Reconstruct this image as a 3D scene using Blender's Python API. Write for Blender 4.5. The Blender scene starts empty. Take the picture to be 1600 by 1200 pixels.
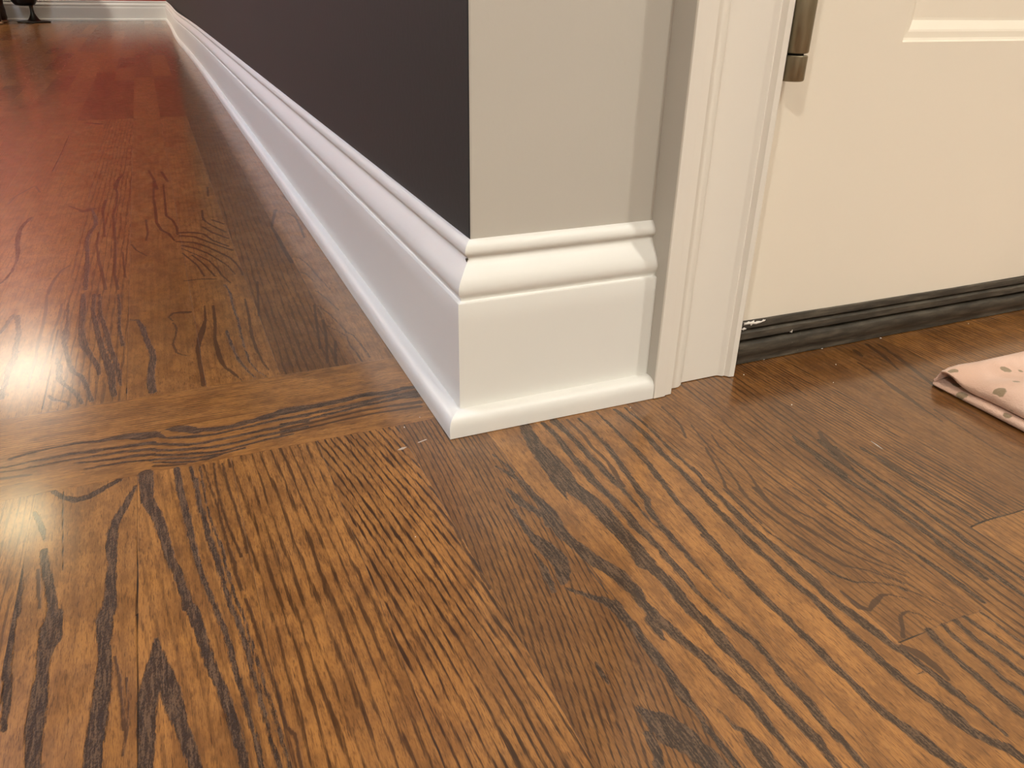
import bpy, bmesh, math, random
import numpy as np
from mathutils import Vector
C = bpy.context.scene
COL = C.collection
random.seed(7)
rng = np.random.default_rng(11)

# ------------------------------------------------------------------ camera
F_PX, PIT, YAW, ROLL = 1212.88, 0.474454, 0.413660, 0.019117
CAM = Vector((-0.148755, -0.445086, 0.285229))
d = Vector((math.sin(YAW)*math.cos(PIT), math.cos(YAW)*math.cos(PIT), -math.sin(PIT)))
r0 = Vector((math.cos(YAW), -math.sin(YAW), 0)); u0 = r0.cross(d)
r = math.cos(ROLL)*r0 + math.sin(ROLL)*u0
u = -math.sin(ROLL)*r0 + math.cos(ROLL)*u0
cam = bpy.data.cameras.new('camera'); cam.sensor_width = 36; cam.lens = F_PX*36/1600
cam.clip_start = 0.01; cam.clip_end = 60
co = bpy.data.objects.new('camera', cam); COL.objects.link(co)
from mathutils import Matrix
m3 = Matrix((r, u, -d)).transposed()
co.matrix_world = Matrix.Translation(CAM) @ m3.to_4x4()
C.camera = co
cam.dof.use_dof = False

# ------------------------------------------------------------------ world, exposure
w = bpy.data.worlds.new('world'); C.world = w; w.use_nodes = True
w.node_tree.nodes['Background'].inputs[0].default_value = (0.9, 0.8, 0.7, 1)
w.node_tree.nodes['Background'].inputs[1].default_value = 0.02
vs = C.view_settings
vs.view_transform = 'Standard'; vs.look = 'None'; vs.gamma = 1; vs.use_curve_mapping = False
vs.exposure = 0.08

CEIL = 2.44
# ceiling lamps, added fill lamps among them: position, disc radius, power, colour
LAMPS = [
    ((-1.25, 3.86), .17, 7, (1.0, .88, .56), 'small recessed ceiling lamp in the far room nearer the hallway'),
    ((-1.45, 5.95), .34, 22, (1.0, .86, .68), 'small recessed ceiling lamp in the far room beside the red wall'),
    ((-2.90, 5.10), .10, 130, (1.0, .92, .82), 'added ceiling fill lamp in the far left part of the far room'),  # fill added to brighten the far room, clear of the visible floor reflections
    ((-1.55, 1.30), .10, 54, (.62, .73, 1.0), 'cool white recessed ceiling lamp left of the charcoal wall'),
    ((-1.90, -1.85), .08, 60, (1.0, .955, .87), 'warm recessed ceiling lamp left of the entry door'),
    ((0.35, -2.35), .10, 44, (1.0, .955, .87), 'added warm ceiling fill lamp in the hall facing the entry door'),  # unseen fill, added to light the surfaces that face the hall
    ((1.22, -1.25), .07, 32, (1.0, .955, .87), 'warm recessed ceiling lamp right of the entry door'),
]

# ------------------------------------------------------------------ material helpers
def mat(name):
    m = bpy.data.materials.new(name); m.use_nodes = True
    return m, m.node_tree, m.node_tree.nodes['Principled BSDF']
def N(nt, typ, **kw):
    n = nt.nodes.new(typ)
    for k, v in kw.items():
        setattr(n, k, v)
    return n
def math_(nt, op, a, b=None, c=None, clamp=False):
    n = N(nt, 'ShaderNodeMath', operation=op, use_clamp=clamp)
    for i, x in enumerate((a, b, c)):
        if x is None: continue
        if isinstance(x, (int, float)): n.inputs[i].default_value = x
        else: nt.links.new(x, n.inputs[i])
    return n.outputs[0]
def maprange(nt, v, a, b, c=0, d_=1, smooth=True):
    n = N(nt, 'ShaderNodeMapRange', interpolation_type='SMOOTHSTEP' if smooth else 'LINEAR', clamp=True)
    nt.links.new(v, n.inputs[0])
    for i, x in zip((1, 2, 3, 4), (a, b, c, d_)): n.inputs[i].default_value = x
    return n.outputs[0]
def mixc(nt, f, a, b, blend='MIX'):
    n = N(nt, 'ShaderNodeMix', data_type='RGBA', blend_type=blend)
    for i, x in ((0, f), (6, a), (7, b)):
        if isinstance(x, (int, float)): n.inputs[i].default_value = x
        elif isinstance(x, tuple): n.inputs[i].default_value = (*x, 1)
        else: nt.links.new(x, n.inputs[i])
    return n.outputs[2]
def noise(nt, vec, scale, detail=2, rough=.5, dist=0):
    n = N(nt, 'ShaderNodeTexNoise'); n.inputs['Scale'].default_value = scale
    n.inputs['Detail'].default_value = detail; n.inputs['Roughness'].default_value = rough
    n.inputs['Distortion'].default_value = dist
    nt.links.new(vec, n.inputs['Vector']); return n.outputs[0]
def scalev(nt, vec, s):
    n = N(nt, 'ShaderNodeVectorMath', operation='MULTIPLY'); nt.links.new(vec, n.inputs[0])
    n.inputs[1].default_value = s; return n.outputs[0]
def bump(nt, bsdf, h, dist, strength=1.0):
    n = N(nt, 'ShaderNodeBump'); n.inputs['Distance'].default_value = dist
    n.inputs['Strength'].default_value = strength
    nt.links.new(h, n.inputs['Height']); nt.links.new(n.outputs[0], bsdf.inputs['Normal']); return n

def paint(name, col, rough, bumpd=.0004, scale=90, var=.04):
    m, nt, b = mat(name)
    tc = N(nt, 'ShaderNodeTexCoord')
    v = noise(nt, tc.outputs['Object'], 6, 3)
    dk = tuple(c*(1-var) for c in col); lt = tuple(min(1, c*(1+var)) for c in col)
    nt.links.new(mixc(nt, v, dk, lt), b.inputs['Base Color'])
    b.inputs['Roughness'].default_value = rough
    h = noise(nt, tc.outputs['Object'], scale, 3)
    bump(nt, b, h, bumpd)
    return m
M = {}
M['trim'] = paint('white_trim_paint', (.78, .77, .72), .40, .00008, 60, .02)
M['casing'] = paint('white_casing_paint', (.78, .735, .655), .42, .00008, 60, .02)
M['door'] = paint('white_door_paint', (.80, .73, .61), .5, .00008, 60, .02)
M['charcoal'] = paint('charcoal_wall_paint', (.036, .040, .038), .55, .00015, 160, .06)
M['charcoal'].node_tree.nodes['Principled BSDF'].inputs['Specular IOR Level'].default_value = .3
M['greige'] = paint('greige_wall_paint', (.53, .50, .44), .60, .00012, 160, .03)
M['red'] = paint('red_wall_paint', (.36, .022, .009), .5, .0005, 200, .06)
M['ceiling'] = paint('ceiling_paint', (.80, .77, .72), .8, .0005, 150, .03)

def metal(name, col, rough, streak=False):
    m, nt, b = mat(name)
    tc = N(nt, 'ShaderNodeTexCoord')
    v = noise(nt, scalev(nt, tc.outputs['Object'], (1, 1, .15) if streak else (1, 1, 1)), 300, 4, .6)
    nt.links.new(mixc(nt, v, tuple(c*.7 for c in col), tuple(min(1, c*1.25) for c in col)), b.inputs['Base Color'])
    b.inputs['Metallic'].default_value = 1.0
    nt.links.new(maprange(nt, v, .2, .8, rough*.8, rough*1.3), b.inputs['Roughness'])
    bump(nt, b, v, .0001)
    return m
M['brass'] = metal('aged_brass', (.33, .29, .20), .42, True)
M['iron'] = metal('dark_iron', (.09, .085, .07), .45)

def sweep_mat():
    m, nt, b = mat('dark_rubber_sweep')
    tc = N(nt, 'ShaderNodeTexCoord'); o = tc.outputs['Object']
    v = noise(nt, scalev(nt, o, (.45, 1, 3.0)), 60, 5, .65)
    dust = maprange(nt, v, .36, .74)
    c = mixc(nt, dust, (.034, .028, .020), (.105, .088, .064))
    fl = noise(nt, o, 420, 3, .6)
    sp = maprange(nt, fl, .70, .74)
    sp2 = maprange(nt, noise(nt, o, 22, 2), .56, .66)
    c = mixc(nt, math_(nt, 'MULTIPLY', sp, sp2), c, (.45, .42, .38))
    nt.links.new(c, b.inputs['Base Color']); b.inputs['Roughness'].default_value = .55
    bump(nt, b, v, .0002)
    return m
M['sweep'] = sweep_mat()

def cloth_mat():
    m, nt, b = mat('pink_dotted_cloth')
    tc = N(nt, 'ShaderNodeTexCoord'); o = tc.outputs['Object']
    wv = N(nt, 'ShaderNodeTexVoronoi', feature='F1'); wv.inputs['Scale'].default_value = 48
    ds = N(nt, 'ShaderNodeVectorMath', operation='ADD')
    nn = N(nt, 'ShaderNodeTexNoise'); nn.inputs['Scale'].default_value = 130
    nt.links.new(o, nn.inputs['Vector'])
    sc = scalev(nt, nn.outputs['Color'], (.005, .005, .005))
    nt.links.new(o, ds.inputs[0]); nt.links.new(sc, ds.inputs[1]); nt.links.new(ds.outputs[0], wv.inputs['Vector'])
    dots = maprange(nt, wv.outputs['Distance'], .17, .22, 1, 0)
    lf = maprange(nt, noise(nt, o, 30, 2), .3, .7)
    base = mixc(nt, lf, (.66, .43, .32), (.76, .53, .42))
    c = mixc(nt, math_(nt, 'MULTIPLY', dots, .85), base, (.22, .165, .085))
    nt.links.new(c, b.inputs['Base Color']); b.inputs['Roughness'].default_value = .9
    b.inputs['Sheen Weight'].default_value = .3
    wvn = noise(nt, o, 900, 2)
    crn = noise(nt, o, 35, 3)
    bump(nt, b, math_(nt, 'MULTIPLY_ADD', crn, 5.0, wvn), .0006)
    return m
M['cloth'] = cloth_mat()
M['white_chip'] = paint('white_chip', (.8, .76, .7), .5, .0001, 400)
M['black_thing'] = paint('black_glaze', (.008, .008, .010), .35, .001, 80, .3)
M['tan'] = paint('tan_wood_foot', (.62, .40, .22), .4, .0003, 60, .15)
def brown_mat():
    m, nt, b = mat('dark_brown_wood')
    tc = N(nt, 'ShaderNodeTexCoord')
    v = noise(nt, scalev(nt, tc.outputs['Object'], (1, 1, .2)), 60, 5, .6)
    nt.links.new(mixc(nt, v, (.012, .006, .003), (.11, .045, .018)), b.inputs['Base Color'])
    b.inputs['Roughness'].default_value = .45; bump(nt, b, v, .002)
    return m
M['brown'] = brown_mat()
def lamp_mat():
    m, nt, b = mat('lamp_lens')
    b.inputs['Base Color'].default_value = (.9, .9, .9, 1); b.inputs['Roughness'].default_value = .5
    return m

# ---- oak floor: grain from the per-vertex fields written on the floor mesh
def oak_mat():
    m, nt, b = mat('stained_oak_floor')
    g = N(nt, 'ShaderNodeAttribute', attribute_name='gco').outputs['Vector']       # across, along, seed
    s1 = N(nt, 'ShaderNodeSeparateXYZ'); nt.links.new(N(nt, 'ShaderNodeAttribute', attribute_name='gph').outputs['Vector'], s1.inputs[0])
    s2 = N(nt, 'ShaderNodeSeparateXYZ'); nt.links.new(N(nt, 'ShaderNodeAttribute', attribute_name='gsd').outputs['Vector'], s2.inputs[0])
    phase, amt, tone = s1.outputs; bd, fd, gd = s2.outputs
    # ring lines
    wob = noise(nt, scalev(nt, g, (70, 8, 9)), 1, 3, .6)
    wob2 = noise(nt, scalev(nt, g, (500, 30, 9)), 1, 2, .6)
    ph = math_(nt, 'ADD', phase, math_(nt, 'MULTIPLY_ADD', wob, 1.3, math_(nt, 'MULTIPLY', wob2, .22)))
    fr = math_(nt, 'FRACT', ph)
    tri = math_(nt, 'MULTIPLY', math_(nt, 'ABSOLUTE', math_(nt, 'SUBTRACT', fr, .5)), 2)
    dash = noise(nt, scalev(nt, g, (700, 48, 9)), 1, 3, .6)
    lw = noise(nt, scalev(nt, g, (90, 22, 17)), 1, 2, .5)
    thr = math_(nt, 'MULTIPLY_ADD', lw, -.55, 1.02)
    thr = math_(nt, 'MULTIPLY_ADD', math_(nt, 'SUBTRACT', dash, .5), -.9, thr)
    ln = maprange(nt, math_(nt, 'SUBTRACT', tri, thr), -.16, .14)
    ln = math_(nt, 'MULTIPLY', ln, maprange(nt, dash, .33, .58, .45, 1))
    ln = math_(nt, 'MULTIPLY', ln, amt)
    # pores
    po = noise(nt, scalev(nt, g, (1700, 95, 9)), 1, 2, .6)
    pores = maprange(nt, po, .60, .70)
    po2 = noise(nt, scalev(nt, g, (2600, 260, 31)), 1, 2, .6)
    # bold bands and thin traced lines (distances in mm)
    e1 = noise(nt, scalev(nt, g, (620, 130, 5)), 1, 4, .7)
    e2 = noise(nt, scalev(nt, g, (1500, 190, 5)), 1, 3, .7)
    edge = math_(nt, 'MULTIPLY_ADD', math_(nt, 'SUBTRACT', e1, .5), 3.6, math_(nt, 'MULTIPLY', math_(nt, 'SUBTRACT', e2, .5), 2.4))
    bold = maprange(nt, math_(nt, 'ADD', bd, edge), -.40, .40, 1, 0)
    fine = maprange(nt, math_(nt, 'ADD', math_(nt, 'SUBTRACT', fd, .22), math_(nt, 'MULTIPLY', edge, .55)), -.35, .40, 1, 0)
    fleck = noise(nt, scalev(nt, g, (1500, 700, 3)), 1, 3, .65)
    fleck2 = noise(nt, scalev(nt, g, (900, 90, 3)), 1, 3, .6)
    flk = maprange(nt, math_(nt, 'MULTIPLY_ADD', fleck2, .6, math_(nt, 'MULTIPLY', fleck, .4)), .45, .60)
    # base tones
    big = noise(nt, scalev(nt, g, (22, 5, 3)), 1, 3, .55)
    tn = math_(nt, 'ADD', tone, math_(nt, 'MULTIPLY', math_(nt, 'SUBTRACT', big, .5), .7), clamp=True)
    base = mixc(nt, tn, DARKTONE, LITETONE)
    mot = noise(nt, scalev(nt, g, (75, 40, 7)), 1, 4, .65)
    base = mixc(nt, maprange(nt, mot, .42, .62, 0, .42), base, (.085, .029, .007))
    mot2 = noise(nt, scalev(nt, g, (330, 120, 7)), 1, 3, .6)
    base = mixc(nt, maprange(nt, mot2, .50, .68, 0, .22), base, (.36, .175, .060))
    streak = noise(nt, scalev(nt, g, (300, 14, 3)), 1, 4, .6)
    base = mixc(nt, maprange(nt, streak, .35, .65, 0, .30), base, (.10, .038, .010))
    base = mixc(nt, math_(nt, 'MULTIPLY', maprange(nt, po2, .48, .64), .35), base, (.07, .025, .006))
    po3 = noise(nt, scalev(nt, g, (900, 110, 13)), 1, 3, .65)
    base = mixc(nt, math_(nt, 'MULTIPLY', maprange(nt, po3, .54, .68), .55), base, (.055, .019, .004))
    base = mixc(nt, math_(nt, 'MULTIPLY', pores, .6), base, (.055, .02, .006))
    c = mixc(nt, math_(nt, 'MULTIPLY', ln, 1.0), base, (.030, .011, .003))
    c = mixc(nt, math_(nt, 'MULTIPLY', fine, .85), c, (.045, .019, .007))
    inner = mixc(nt, flk, (.018, .008, .002), (.125, .070, .035))
    c = mixc(nt, math_(nt, 'MULTIPLY', bold, .93), c, inner)
    gap = maprange(nt, gd, -.25, .35, 1, 0)
    c = mixc(nt, gap, c, (.006, .003, .002))
    nt.links.new(c, b.inputs['Base Color'])
    # gloss
    rg = noise(nt, scalev(nt, g, (60, 30, 2)), 1, 3, .6)
    rr = maprange(nt, rg, .3, .7, ROUGH*.88, ROUGH*1.15)
    rr = math_(nt, 'MULTIPLY_ADD', bold, .08, rr)
    nt.links.new(rr, b.inputs['Roughness'])
    b.inputs['IOR'].default_value = 1.5; b.inputs['Specular IOR Level'].default_value = .25
    b.inputs['Coat Weight'].default_value = .8; b.inputs['Coat Roughness'].default_value = .15
    # relief: open pores in the dark bands, slightly cupped boards
    h = math_(nt, 'MULTIPLY', math_(nt, 'MULTIPLY', bold, fleck), -5.0)
    h = math_(nt, 'MULTIPLY_ADD', ln, -.35, h)
    h = math_(nt, 'MULTIPLY_ADD', fine, -.4, h)
    h = math_(nt, 'MULTIPLY_ADD', gap, -4.0, h)
    h = math_(nt, 'MULTIPLY_ADD', noise(nt, scalev(nt, g, (14, 9, 3)), 1, 1, .4), 14.0, h)
    h = math_(nt, 'MULTIPLY_ADD', noise(nt, scalev(nt, g, (240, 90, 3)), 1, 2, .5), .25, h)
    bump(nt, b, h, .00011)
    return m
DARKTONE = (.080, .032, .007); LITETONE = (.50, .218, .055); ROUGH = .36
M['oak'] = oak_mat()

# ------------------------------------------------------------------ object helpers
def link_mesh(name, me, mats, parent=None):
    o = bpy.data.objects.new(name, me); COL.objects.link(o)
    for m in (mats if isinstance(mats, (list, tuple)) else [mats]): me.materials.append(m)
    if parent: o.parent = parent
    return o
def obj(name, bm, mats, parent=None, smooth=None):
    bmesh.ops.recalc_face_normals(bm, faces=bm.faces)
    me = bpy.data.meshes.new(name); bm.to_mesh(me); bm.free()
    o = link_mesh(name, me, mats, parent)
    if smooth is not None:
        me.shade_smooth()
        try: me.set_sharp_from_angle(angle=math.radians(smooth))
        except Exception: pass
    return o
def empty(name, loc=(0, 0, 0), parent=None):
    o = bpy.data.objects.new(name, None); COL.objects.link(o); o.location = loc; o.empty_display_size = .05
    if parent: o.parent = parent
    return o
def tag(o, label, cat, group=None, kind=None):
    o['label'] = label; o['category'] = cat
    if group: o['group'] = group
    if kind: o['kind'] = kind
    return o
def struct(o): o['kind'] = 'structure'; return o
def box(bm, x0, x1, y0, y1, z0, z1):
    vs_ = [bm.verts.new((x, y, z)) for x in (x0, x1) for y in (y0, y1) for z in (z0, z1)]
    for f in ((0, 1, 3, 2), (4, 6, 7, 5), (0, 4, 5, 1), (2, 3, 7, 6), (0, 2, 6, 4), (1, 5, 7, 3)):
        bm.faces.new([vs_[i] for i in f])
    return vs_
def loft(bm, rings, close=False, caps=True):
    R = [[bm.verts.new(p) for p in ring] for ring in rings]
    n = len(R[0])
    for a, b_ in zip(R[:-1], R[1:]):
        for i in range(n if close else n-1):
            j = (i+1) % n
            bm.faces.new((a[i], a[j], b_[j], b_[i]))
    if caps and close:
        bm.faces.new(R[0]); bm.faces.new(list(reversed(R[-1])))
    return R
def lathe(bm, prof, c=(0, 0, 0), seg=48, wob=0):
    rings = []
    for (rr, z) in prof:
        rings.append([(c[0]+rr*(1+wob*math.sin(3*a+z*40))*math.cos(a), c[1]+rr*(1+wob*math.sin(2*a+z*50))*math.sin(a), c[2]+z) for a in [2*math.pi*k/seg for k in range(seg)]])
    loft(bm, rings, close=True)

WALL = .0253      # wall plane measured from the shoe moulding's toe
L = .1668         # end of the short wall at the casing
YB = 6.52         # toe of the far baseboard

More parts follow.
